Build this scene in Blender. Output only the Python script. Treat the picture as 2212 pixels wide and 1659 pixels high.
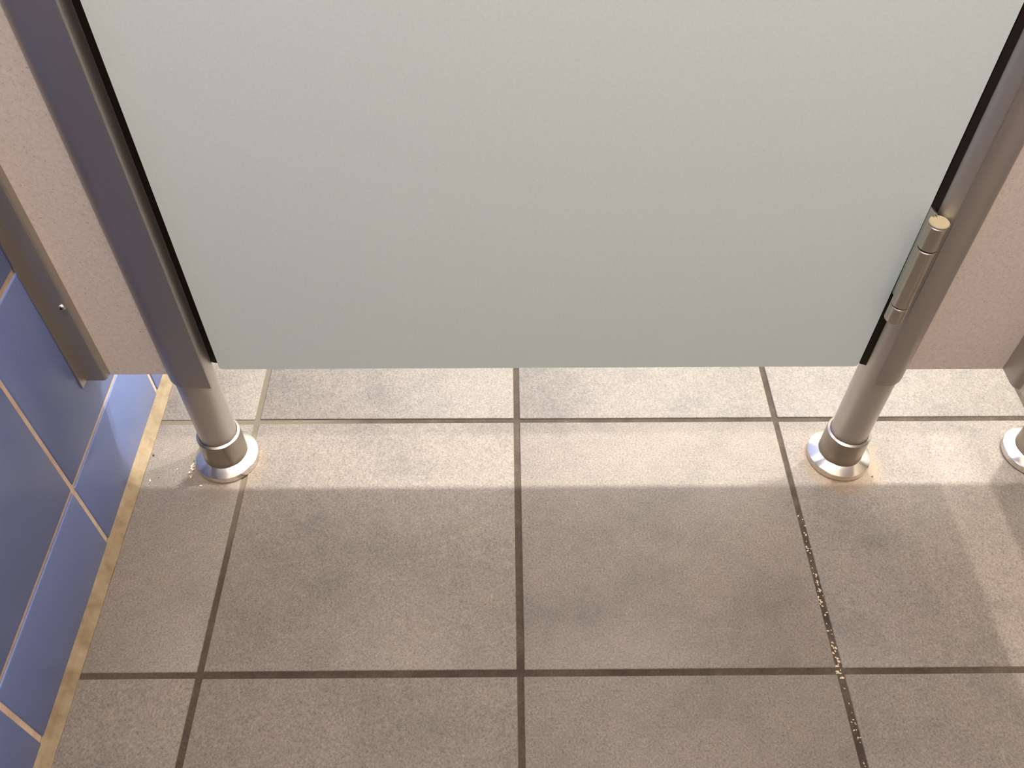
import bpy, bmesh, math, random
from mathutils import Matrix, Vector

for o in list(bpy.data.objects):
    bpy.data.objects.remove(o, do_unlink=True)
SC = bpy.context.scene
COL = SC.collection

# ---------------------------------------------------------------- camera
FPX, PITCH, YAW, ROLL = 1893.686, 0.865226, 0.0130278, 0.00509149
CAM = Vector((-0.0136726, -0.6262163, 0.8002008))
fwd = Vector((math.sin(YAW)*math.cos(PITCH), math.cos(YAW)*math.cos(PITCH), -math.sin(PITCH)))
rt = Vector((math.cos(YAW), -math.sin(YAW), 0))
up = rt.cross(fwd)
r2 = rt*math.cos(ROLL) + up*math.sin(ROLL)
u2 = up*math.cos(ROLL) - rt*math.sin(ROLL)
cam = bpy.data.cameras.new('camera')
cam.sensor_fit = 'HORIZONTAL'; cam.sensor_width = 36.0
cam.lens = FPX/2212*36.0; cam.clip_start = 0.02; cam.clip_end = 50
camo = bpy.data.objects.new('camera', cam); COL.objects.link(camo)
m = Matrix((r2, u2, -fwd)).transposed().to_4x4(); m.translation = CAM
camo.matrix_world = m
SC.camera = camo

# ---------------------------------------------------------------- light and exposure
w = bpy.data.worlds.new('world'); SC.world = w; w.use_nodes = True
w.node_tree.nodes['Background'].inputs[0].default_value = (1, .93, .85, 1)
w.node_tree.nodes['Background'].inputs[1].default_value = 0.02

CEIL = 2.40
def downlight(x, y, power, color, size=.115):
    l = bpy.data.lights.new('downlight', 'AREA'); l.shape = 'DISK'; l.size = size
    l.energy = power; l.color = color
    o = bpy.data.objects.new('downlight', l); COL.objects.link(o); o.location = (x, y, CEIL-.012)
downlight(0.12, .63, 72, (1, .97, .90))      # washroom side of the door
downlight(1.20, .63, 72, (1, .97, .90))
downlight(0.00, -.60, 45, (1, .885, .775))     # over this cubicle
downlight(1.00, -.60, 32, (1, .87, .74))     # over the next cubicle

vs = SC.view_settings
vs.view_transform = 'Standard'; vs.look = 'None'; vs.exposure = 0.0; vs.gamma = 1.0
vs.use_curve_mapping = False

# ---------------------------------------------------------------- materials
def mat(name, base, rough=.5, metal=0., spec=.5, build=None):
    m = bpy.data.materials.new(name); m.use_nodes = True
    nt = m.node_tree; b = nt.nodes['Principled BSDF']
    b.inputs['Base Color'].default_value = (*base, 1)
    b.inputs['Roughness'].default_value = rough
    b.inputs['Metallic'].default_value = metal
    b.inputs['Specular IOR Level'].default_value = spec
    if build: build(nt, b)
    return m
def node(nt, t, **kw):
    n = nt.nodes.new(t)
    for k, v in kw.items(): setattr(n, k, v)
    return n
def noise(nt, scale, detail=2, rough=.5, vec=None):
    n = node(nt, 'ShaderNodeTexNoise'); n.inputs['Scale'].default_value = scale
    n.inputs['Detail'].default_value = detail; n.inputs['Roughness'].default_value = rough
    if vec: nt.links.new(vec, n.inputs['Vector'])
    return n.outputs['Fac']
def ramp(nt, fac, stops):
    r = node(nt, 'ShaderNodeValToRGB'); e = r.color_ramp.elements
    while len(e) < len(stops): e.new(.5)
    for el, (p, c) in zip(e, stops):
        el.position = p; el.color = (*c, 1) if len(c) == 3 else c
    nt.links.new(fac, r.inputs[0]); return r.outputs[0]
def mix(nt, a, b, fac, mode='MIX'):
    n = node(nt, 'ShaderNodeMix', data_type='RGBA', blend_type=mode)
    for s, v in ((0, fac), (6, a), (7, b)):
        if hasattr(v, 'links') or isinstance(v, bpy.types.NodeSocket): nt.links.new(v, n.inputs[s])
        else: n.inputs[s].default_value = v if not isinstance(v, tuple) else (*v, 1)
    return n.outputs[2]
def pos(nt, rnd=0.):
    g = node(nt, 'ShaderNodeNewGeometry').outputs['Position']
    if not rnd: return g
    oi = node(nt, 'ShaderNodeObjectInfo').outputs['Random']
    ml = node(nt, 'ShaderNodeMath', operation='MULTIPLY'); nt.links.new(oi, ml.inputs[0]); ml.inputs[1].default_value = rnd
    ad = node(nt, 'ShaderNodeVectorMath', operation='ADD'); nt.links.new(g, ad.inputs[0]); nt.links.new(ml.outputs[0], ad.inputs[1])
    return ad.outputs[0]
def bump(nt, b, fac, strength, dist=.001):
    n = node(nt, 'ShaderNodeBump'); n.inputs['Strength'].default_value = strength; n.inputs['Distance'].default_value = dist
    nt.links.new(fac, n.inputs['Height']); nt.links.new(n.outputs[0], b.inputs['Normal'])
def sc(c, k): return tuple(x*k for x in c)

FT = (.186, .161, .140)
def f_tile(nt, b):
    p = pos(nt, 9.0); g = pos(nt)
    fine = noise(nt, 480, 3, .75, p); cloud = noise(nt, 13, 4, .6, p); mid = noise(nt, 90, 3, .6, p)
    c = ramp(nt, fine, [(.28, sc(FT, .50)), (.45, sc(FT, .92)), (.56, sc(FT, 1.08)), (.76, sc(FT, 1.6))])
    k = ramp(nt, cloud, [(.28, (.80, .82, .84)), (.5, (1, 1, 1)), (.75, (1.10, 1.08, 1.05))])
    c = mix(nt, c, k, 1.0, 'MULTIPLY')
    c = mix(nt, c, ramp(nt, mid, [(.3, (.93, .93, .93)), (.7, (1.07, 1.06, 1.05))]), 1.0, 'MULTIPLY')
    # rusty stain round the feet of the posts
    for cx, cy, amt in ((.3610, -.062, .36), (-.3225, -.060, .16)):
        d = node(nt, 'ShaderNodeVectorMath', operation='DISTANCE'); nt.links.new(g, d.inputs[0]); d.inputs[1].default_value = (cx, cy, 0)
        f = ramp(nt, d.outputs['Value'], [(.034, (amt,)*3), (.049, (0, 0, 0))])
        c = mix(nt, c, sc((.30, .19, .09), 1), f)
    nt.links.new(c, b.inputs['Base Color']); bump(nt, b, fine, .25, .0006)
M_FT = mat('floor_tile_stoneware', FT, .50, 0, .35, f_tile)

def f_grout(nt, b):
    g = pos(nt); n1 = noise(nt, 25, 3, .6, g); n2 = noise(nt, 500, 2, .6, g)
    c = ramp(nt, n1, [(.3, (.045, .033, .025)), (.6, (.075, .058, .045)), (.8, (.11, .088, .064))])
    c = mix(nt, c, ramp(nt, n2, [(.3, (.8,)*3), (.7, (1.25,)*3)]), 1.0, 'MULTIPLY')
    # paler cement residue in the joints round the left post
    d = node(nt, 'ShaderNodeVectorMath', operation='DISTANCE'); nt.links.new(g, d.inputs[0]); d.inputs[1].default_value = (-.34, .02, 0)
    n3 = noise(nt, 14, 2, .5, g); ad = node(nt, 'ShaderNodeMath', operation='MULTIPLY_ADD'); nt.links.new(n3, ad.inputs[0]); ad.inputs[1].default_value = .16; nt.links.new(d.outputs['Value'], ad.inputs[2])
    c = mix(nt, c, (.15, .125, .092), ramp(nt, ad.outputs[0], [(.17, (.95,)*3), (.29, (0,)*3)]))
    nt.links.new(c, b.inputs['Base Color']); bump(nt, b, n2, .4, .0006)
M_FG = mat('floor_grout', (.06, .05, .04), .85, 0, .2, f_grout)

WT = (.145, .192, .39)
def f_wt(nt, b):
    p = pos(nt, 3.0); n = noise(nt, 6, 3, .5, p); f = noise(nt, 500, 2, .6, p)
    c = ramp(nt, n, [(.3, sc(WT, .93)), (.7, sc(WT, 1.06))])
    c = mix(nt, c, ramp(nt, f, [(.3, (.94,)*3), (.7, (1.05,)*3)]), 1.0, 'MULTIPLY')
    nt.links.new(c, b.inputs['Base Color'])
M_WT = mat('blue_glazed_tile', WT, .28, 0, .4, f_wt)
def f_wg(nt, b):
    n = noise(nt, 60, 3, .6, pos(nt))
    nt.links.new(ramp(nt, n, [(.3, (.62, .44, .32)), (.7, (.80, .62, .48))]), b.inputs['Base Color'])
M_WG = mat('wall_grout', (.75, .58, .45), .8, 0, .2, f_wg)
def f_bead(nt, b):
    n = noise(nt, 45, 4, .65, pos(nt))
    nt.links.new(ramp(nt, n, [(.3, (.16, .105, .055)), (.5, (.23, .17, .10)), (.75, (.30, .235, .145))]), b.inputs['Base Color'])
    bump(nt, b, noise(nt, 220, 2), .3, .001)
M_BEAD = mat('yellowed_sealant', (.45, .35, .2), .55, 0, .3, f_bead)

def f_door(nt, b):
    p = pos(nt); f = noise(nt, 450, 2, .6, p)
    sk = noise(nt, 240, 1, .5, p)
    c = ramp(nt, f, [(.3, (.655, .755, .74)), (.7, (.695, .80, .785))])
    c = mix(nt, c, (.45, .48, .46), ramp(nt, sk, [(.76, (0,)*3), (.84, (.25,)*3)]))
    nt.links.new(c, b.inputs['Base Color'])
M_DOOR = mat('pale_green_laminate', (.75, .79, .74), .42, 0, .35, f_door)
def f_panel(nt, b):
    p = pos(nt); f = noise(nt, 260, 2, .7, p); s = noise(nt, 560, 2, .5, p); cl = noise(nt, 8, 2, .5, p)
    c = ramp(nt, f, [(.3, (.64, .56, .50)), (.7, (.76, .675, .61))])
    c = mix(nt, c, (.26, .20, .20), ramp(nt, s, [(.62, (0,)*3), (.72, (.55,)*3)]))
    c = mix(nt, c, ramp(nt, cl, [(.3, (.96, .96, .96)), (.7, (1.03, 1.02, 1.02))]), 1.0, 'MULTIPLY')
    nt.links.new(c, b.inputs['Base Color'])
M_PANEL = mat('speckled_beige_laminate', (.74, .63, .56), .45, 0, .35, f_panel)
M_CORE = mat('dark_laminate_core', (.018, .012, .009), .5, 0, .3)
M_SEAL_GAP = mat('seal_gap_black', (.014, .009, .006), .6, 0, .25)  # black for the left seal and the shaded gap at the right post

def f_alu(nt, b):
    n = noise(nt, 900, 2, .6, pos(nt))
    nt.links.new(ramp(nt, n, [(.3, (.42,)*3), (.7, (.54,)*3)]), b.inputs['Roughness'])
M_ALU = mat('satin_anodised_aluminium', (.47, .44, .41), .4, 1.0, .5, f_alu)
M_TUBE = mat('satin_post_tube', (.58, .55, .51), .42, 1.0, .5, f_alu)
M_STEEL = mat('brushed_steel', (.70, .66, .61), .19, 1.0)
M_COLLAR = mat('shaded_steel', (.38, .34, .29), .27, 1.0)  # same metal as the flange, darkened for the shade it reflects
M_HINGE = mat('hinge_steel', (.52, .48, .43), .27, 1.0)
M_CAP = mat('hinge_cap_plastic', (.44, .37, .24), .4, 0., .4)
M_WHITE = mat('white_plaster', (.80, .78, .74), .8, 0, .2)
M_BACK = mat('back_wall_paint', (.36, .33, .29), .7, 0, .3)
M_GRIT = mat('pale_grit', (.62, .50, .36), .6, 0, .4)
M_GRITD = mat('dark_grit', (.07, .05, .035), .7, 0, .3)

# ---------------------------------------------------------------- mesh helpers
def link(name, me, material, parent=None, loc=None):
    o = bpy.data.objects.new(name, me); COL.objects.link(o)
    if material and not me.materials: me.materials.append(material)
    if parent: o.parent = parent
    if loc: o.location = loc
    return o
def finish(bm, name, smooth=False, ang=35):
    bmesh.ops.recalc_face_normals(bm, faces=bm.faces)
    me = bpy.data.meshes.new(name); bm.to_mesh(me); bm.free()
    if smooth:
        for p in me.polygons: p.use_smooth = True
        try: me.set_sharp_from_angle(angle=math.radians(ang))
        except Exception: pass
    return me
def box_me(name, a, b, bev=0., seg=2):
    bm = bmesh.new(); bmesh.ops.create_cube(bm, size=1)
    for v in bm.verts:
        v.co = Vector(((a[i] if v.co[i] < 0 else b[i]) for i in range(3)))
    if bev: bmesh.ops.bevel(bm, geom=bm.edges[:], offset=bev, segments=seg, profile=.5, affect='EDGES')
    return finish(bm, name, bool(bev), 50)
def prism_me(name, pts, z0, z1, smooth=True, ang=35):
    """closed XY outline extruded along Z"""
    bm = bmesh.new()
    lo = [bm.verts.new((x, y, z0)) for x, y in pts]; hi = [bm.verts.new((x, y, z1)) for x, y in pts]
    n = len(pts)
    for i in range(n): bm.faces.new((lo[i], lo[(i+1) % n], hi[(i+1) % n], hi[i]))
    bm.faces.new(lo[::-1]); bm.faces.new(hi)
    return finish(bm, name, smooth, ang)
def lathe_me(name, prof, seg=64, smooth=True, ang=32):
    """closed (r,z) outline turned about Z"""
    bm = bmesh.new(); rings = []
    for i in range(seg):
        t = 2*math.pi*i/seg; rings.append([bm.verts.new((r*math.cos(t), r*math.sin(t), z)) for r, z in prof])
    k = len(prof)
    for i in range(seg):
        A, B = rings[i], rings[(i+1) % seg]
        for j in range(k):
            j2 = (j+1) % k
            if prof[j][0] == 0 and prof[j2][0] == 0: continue
            bm.faces.new((A[j], B[j], B[j2], A[j2]))
    bmesh.ops.remove_doubles(bm, verts=bm.verts, dist=1e-7)
    bmesh.ops.dissolve_degenerate(bm, edges=bm.edges, dist=1e-7)
    return finish(bm, name, smooth, ang)
def struct(o): o['kind'] = 'structure'; return o
def tag(o, label, cat, group=None):
    o['label'] = label; o['category'] = cat
    if 'kind' not in o: o['kind'] = 'thing'
    if group: o['group'] = group
    return o
def empty(name, loc):
    o = bpy.data.objects.new(name, None); o.empty_display_size = .02; COL.objects.link(o); o.location = loc; return o
rnd = random.Random(4)

# ---------------------------------------------------------------- setting: room shell
XW, XR, YB, YF = -.422, 1.50, -1.30, 1.60
floor = struct(link('floor', box_me('floor', (XW-.1, YB-.1, -.10), (XR+.1, YF+.1, -.0016)), M_FG))
wall_left = struct(link('wall_left', box_me('wall_left', (XW-.12, YB-.1, -.10), (XW-.0016, YF+.1, CEIL+.1)), M_WG))
struct(link('wall_right', box_me('wall_right', (XR, YB-.1, -.1), (XR+.1, YF+.1, CEIL+.1)), M_WHITE))
struct(link('wall_back', box_me('wall_back', (XW-.0016, YB-.1, -.0016), (XR, YB, CEIL+.1)), M_BACK))
struct(link('wall_far', box_me('wall_far', (XW-.0016, YF, -.0016), (XR, YF+.1, CEIL+.1)), M_WHITE))
struct(link('ceiling', box_me('ceiling', (XW-.0016, YB, CEIL), (XR, YF, CEIL+.1)), M_WHITE))

# floor tiles, 30 cm grid
P, J = .300, .0062
def tile_box(name, sx, sy, t, bev):
    me = box_me(name, (-sx/2, -sy/2, -t), (sx/2, sy/2, 0), bev, 2); return me
full = tile_box('tile', P-J, P-J, .008, .0011)
x_cut0, x_cut1 = XW+.004, -P-J/2
cut = tile_box('tile_cut', x_cut1-x_cut0, P-J, .008, .0011)
for me in (full, cut): me.materials.append(M_FT)
for iy in range(-4, 5):
    for ix in range(-2, 5):
        yc = iy*P+P/2
        if ix == -2: me, xc = cut, (x_cut0+x_cut1)/2
        else: me, xc = full, ix*P+P/2
        o = link('tile', me, None, floor, (xc + rnd.uniform(-.0004, .0004), yc + rnd.uniform(-.0004, .0004), rnd.uniform(-.0005, 0)))
        o.rotation_euler = (rnd.uniform(-.0012, .0012), rnd.uniform(-.0012, .0012), rnd.uniform(-.001, .001))
        if ix == -1: o.location.z = -.0001
# wall tiles, 20 cm grid
WJ = .0056
def wall_tile(name, sy, sz):
    me = box_me(name, (-.006, -sy/2, -sz/2), (0, sy/2, sz/2), .0014, 3); me.materials.append(M_WT); return me
wfull = wall_tile('wall_tile', .2-WJ, .2-WJ); wcut = wall_tile('wall_tile_cut', .2-WJ, .101-.004)
y0 = -.1605
for k in range(-6, 9):
    yc = y0 + .2*k + .1
    for r in range(-1, 11):
        if r == -1: me, zc = wcut, (.101+.004)/2
        else: me, zc = wfull, .103+.2*r+.1+.0005*r
        o = link('tile', me, None, wall_left, (XW + rnd.uniform(-.0002, .0002), yc, zc))
        o.rotation_euler = (0, rnd.uniform(-.0015, .0015), rnd.uniform(-.0015, .0015))
# sealant bead in the corner of wall and floor
bm = bmesh.new(); prof = [(XW-.001, -.001), (XW+.0115, -.001), (XW+.0115, .0004), (XW+.0075, .0014), (XW+.0035, .0042), (XW+.0008, .0085), (XW-.001, .0088)]
N = 90; rows = []
for i in range(N+1):
    y = -1.3 + (YF+1.3)*i/N; y = -.42 + .62*i/N if 0 else y
    j = [rnd.uniform(-.0004, .0004) for _ in prof]
    rows.append([bm.verts.new((x + (j[q] if 1 < q < 5 else 0), y, z + (abs(j[q])*.6 if 1 < q < 6 else 0))) for q, (x, z) in enumerate(prof)])
for A, B in zip(rows, rows[1:]):
    for q in range(len(prof)-1): bm.faces.new((A[q], A[q+1], B[q+1], B[q]))
struct(link('trim_1', finish(bm, 'sealant', True, 60), M_BEAD))

# ---------------------------------------------------------------- cubicle front
YP0, YP1 = -.0575, -.0445           # laminate panels, front and back face
TOP = 2.0
def slab(name, a, b, face_mat, label, cat, corner=0.):
    """laminate board: decor faces on a dark compact core"""
    e = empty(name, ((a[0]+b[0])/2, (a[1]+b[1])/2, a[2])); home = e.location.copy()
    side = b[0]-a[0] < b[1]-a[1]
    if side: a, b = (a[1], a[0], a[2]), (b[1], b[0], b[2])
    def outline(d):
        x0, x1, z0, z1 = a[0]+d, b[0]-d, a[2]+d, b[2]-d; c = corner
        if not c: return [(x0, z0), (x1, z0), (x1, z1), (x0, z1)]
        pts = []
        for cx, cz, t0 in ((x1-c, z0+c, -90), (x1-c, z1-c, 0), (x0+c, z1-c, 90), (x0+c, z0+c, 180)):
            for i in range(6):
                t = math.radians(t0+18*i); pts.append((cx+c*math.cos(t), cz+c*math.sin(t)))
        return pts
    def sheet(nm, y0, y1, mt, d):
        bm = bmesh.new(); pts = outline(d); f = [bm.verts.new((x, y0, z)) for x, z in pts]; k = [bm.verts.new((x, y1, z)) for x, z in pts]
        n = len(pts); bm.faces.new(f); bm.faces.new(k[::-1])
        for i in range(n): bm.faces.new((f[i], k[i], k[(i+1) % n], f[(i+1) % n]))
        for v in bm.verts: v.co = (Vector((v.co.y, v.co.x, v.co.z)) if side else v.co) - home
        return link(nm, finish(bm, nm), mt, e)
    sheet('face', a[1], a[1]+.0011, face_mat, .0003)
    sheet('core', a[1]+.0011, b[1]-.0011, M_CORE, 0)
    sheet('face', b[1]-.0011, b[1], face_mat, .0003)
    e['kind'] = 'thing'
    return tag(e, label, cat)
DX0, DX1, DZ = -.2920, .3335, .1565
slab('toilet_door', (DX0, YP0, DZ), (DX1, YP1, TOP), M_DOOR, 'wide pale grey-green laminate cubicle door hung between the two metal posts', 'door', .004)
slab('cubicle_partition', (-.4180, YP0, .1495), (-.3425, YP1, TOP), M_PANEL, 'narrow speckled beige panel between the blue tiled wall and the metal post', 'partition')
slab('cubicle_partition', (.3790, YP0, .1518), (.5606, YP1, TOP), M_PANEL, 'speckled beige panel on the hinge side, right of the hinged post', 'partition')
struct(link('unseen_next_front', box_me('unseen_next_front', (.606, YP0, .155), (XR, YP1, TOP), .001), M_DOOR))  # unseen front of the next cubicle, added to block washroom light

# posts ---------------------------------------------------------
R_T = .0197
tube_me = lathe_me('tube', [(R_T, .004), (R_T, TOP), (R_T-.0015, TOP), (R_T-.0015, .004)], 72)
flange_me = lathe_me('base_flange', [(.0206, 0), (.0340, 0), (.0343, .0006), (.0340, .0074), (.0332, .0081), (.0240, .0130), (.0206, .0130)], 72, True, 28)
collar_me = lathe_me('collar', [(.0201, .0126), (.0240, .0126), (.0236, .0150), (.0232, .0460), (.0229, .0465), (.0205, .0478), (.0201, .0474)], 72, True, 28)
def arc(cx, cy, r, a0, a1, n):
    return [(cx+r*math.cos(math.radians(a0+(a1-a0)*i/n)), cy+r*math.sin(math.radians(a0+(a1-a0)*i/n))) for i in range(n+1)]
def post(loc, label, shell=None, seal_gap=None, zs=.148, zseal_gap=.155):
    e = empty('partition_post', loc)
    link('tube', tube_me, M_TUBE, e); link('base_flange', flange_me, M_STEEL, e); link('collar', collar_me, M_COLLAR, e)
    if shell: link('clamp_profile', prism_me('clamp_profile', shell, zs, TOP), M_ALU, e)
    if seal_gap: link('seal_gap_strip', prism_me('seal_gap_strip', seal_gap, zseal_gap, TOP), M_SEAL_GAP, e)
    return tag(e, label, 'post', 'cubicle front posts')
ro, ri = .0225, .0200
# left: half-round shell that ends in a flat lip towards the door
shellL = arc(0, 0, ro, -163, -97, 22) + [(.0235, -.0240), (.0240, -.0235), (.0240, -.0215), (.0235, -.0210)] + arc(0, 0, ri, -88, -161, 22)
sealL = [(.0170, .0080), (.0215, .0065), (.0250, .0060), (.0285, .0068), (.0345, .0078), (.0345, .0160), (.0150, .0160)]
post((-.3225, -.0510, 0), 'round metal post by the blue wall, with flat-lipped profile and flared foot', shellL, sealL, .148, .152)
shellR = arc(0, 0, ro, -117, -13, 26) + arc(0, 0, ri, -15, -117, 26)
gapR = [(-.0188, -.0062), (-.0215, -.0050), (-.0245, -.0040), (-.0245, .0086), (-.0300, .0090), (-.0300, .0160), (-.0140, .0160)]  # black strip added to give the gap and door-edge reflection their dark tone
post((.3590, -.0530, 0), 'round metal post on the hinge side, brown stain around its flared foot', shellR, gapR, .1475, .160)
shell3 = arc(0, 0, ro, 197, 270, 22) + arc(0, 0, ri, 270, 199, 22)
post((.5805, -.0510, 0), 'metal post foot cut off by the right edge of the picture', shell3, None, .148)

# hinge ---------------------------------------------------------
HX, HY = .3376, -.0716
hg = tag(empty('door_hinge', (HX, HY, .2375)), 'steel barrel hinge with a cream cap between the door and the right post', 'hinge')
def cyl(nm, r, z0, z1, mt, bev=.0006):
    me = lathe_me(nm, [(0, z0), (r-bev, z0), (r, z0+bev), (r, z1-bev), (r-bev, z1), (0, z1)], 48)
    return link(nm, me, mt, hg)
cyl('knuckle', .0085, .0, .0180, M_HINGE); cyl('knuckle', .0085, .0190, .0835, M_HINGE); cyl('knuckle', .0085, .0847, .1085, M_HINGE)
cyl('pin', .0074, .001, .108, M_CORE, .0002)
cyl('end_cap', .0083, .1085, .1112, M_CAP, .0008)
l = .0011
link('leaf', box_me('leaf', (-.0040, .0050, .0195), (-.0027, .0230, .1150), .0003), M_HINGE, hg)
link('leaf', box_me('leaf', (-.0015, .0050, .0010), (-.0002, .0230, .1130), .0003), M_HINGE, hg)

# channel on the blue wall --------------------------------------
ch = tag(empty('wall_channel', (XW+.0004, -.051, .152)), 'grey aluminium channel fixing the narrow beige panel to the blue tiles', 'channel')
c = [(0, -.0262), (.0014, -.0262), (.0014, -.0160), (.0180, -.0160), (.0198, -.0154), (.0211, -.0138), (.0215, -.0115), (.0215, -.0067), (.0034, -.0067), (.0034, .0067), (.0215, .0067), (.0215, .0120), (.0198, .0155), (0, .0155)]
link('profile', prism_me('profile', c, 0, TOP-.152, True, 25), M_ALU, ch)
def screw(parent, loc):
    s = link('screw', lathe_me('screw', [(0, 0), (.0036, 0), (.0035, .0008), (.0026, .0019), (.0014, .0022), (.0014, .0008), (0, .0008)], 24), M_STEEL, parent, loc)
    s.rotation_euler = (math.pi/2, 0, 0)
    d = link('recess', lathe_me('recess', [(0, .0008), (.0012, .0008), (.0012, .0011), (0, .0011)], 6, False), M_CORE, s)
screw(ch, (.0160, -.0160, .0995)); screw(ch, (.0160, -.0160, .60))

# side partition of the cubicle ----------------------------------
slab('cubicle_partition', (.4850, YB+.02, .1515), (.4980, -.0622, TOP), M_PANEL, 'beige side partition meeting the front panel at the right edge', 'partition')
cc = tag(empty('corner_channel', (.4915, YP0, .1530)), 'grey aluminium channel joining side partition and front panel at the right edge', 'channel')
half = [(-.0135, -.0002), (-.0135, -.0200), (-.0125, -.0235), (-.0105, -.0260), (-.0068, -.0275), (-.0068, -.0040)]
link('profile', prism_me('profile', half + [(-x, y) for x, y in half[::-1]], 0, TOP-.153, True, 25), M_ALU, cc)

# ---------------------------------------------------------------- grit and residue on the floor
def crumbs(name, items, mt):
    bm = bmesh.new()
    for x, y, s, el in items:
        r = bmesh.ops.create_icosphere(bm, subdivisions=1, radius=s)
        a = rnd.uniform(0, 6.28)
        for v in r['verts']:
            q = v.co*rnd.uniform(.75, 1.2); q.x *= el; q.z *= .6
            v.co = Vector((x + q.x*math.cos(a)-q.y*math.sin(a), y + q.x*math.sin(a)+q.y*math.cos(a), s*.35 + q.z))
    o = link(name, finish(bm, name, True, 60), mt); o['kind'] = 'stuff'; return o
flecks = [(.3 + rnd.gauss(0, .0016), -.11 - .20*rnd.random()**.7, rnd.uniform(.0005, .0011), rnd.uniform(1, 2.2)) for _ in range(70)]
flecks += [(.3 + rnd.gauss(0, .0014), -.31 - .09*rnd.random(), rnd.uniform(.0004, .0008), rnd.uniform(1, 2)) for _ in range(18)]
for i, f in enumerate(flecks): flecks[i] = (f[0], f[1], f[2], f[3])
o = crumbs('grout_residue', flecks, M_GRIT); o.location.z = -.0012
tag(o, 'pale crumbs caught in the grout joint leading to the right post', 'grit')
light = [(-.358-.004*rnd.random(), -.058-.02*rnd.random(), rnd.uniform(.0005, .0013), 1.6) for _ in range(14)]
light += [(-.4125, -.050, .0008, 1.5), (-.412, -.044, .0012, 1), (-.4145, -.074, .0013, 1), (-.402, -.081, .001, 2), (-.376, -.066, .0007, 2.4), (-.345, -.088, .001, 2)]
tag(crumbs('sealant_crumbs', light, M_GRIT), 'pale crumbs and sealant bits lying beside the left post foot', 'grit')
dark = [(-.407, -.047, .0013, 1.2), (-.4155, -.083, .0013, 1.4), (-.394, -.077, .0007, 1), (-.360, -.055, .0008, 1), (.391, -.081, .001, 1), (.37, -.10, .0005, 1)]
tag(crumbs('dirt_specks', dark, M_GRITD), 'dark dirt specks scattered by the foot of the blue wall', 'grit')
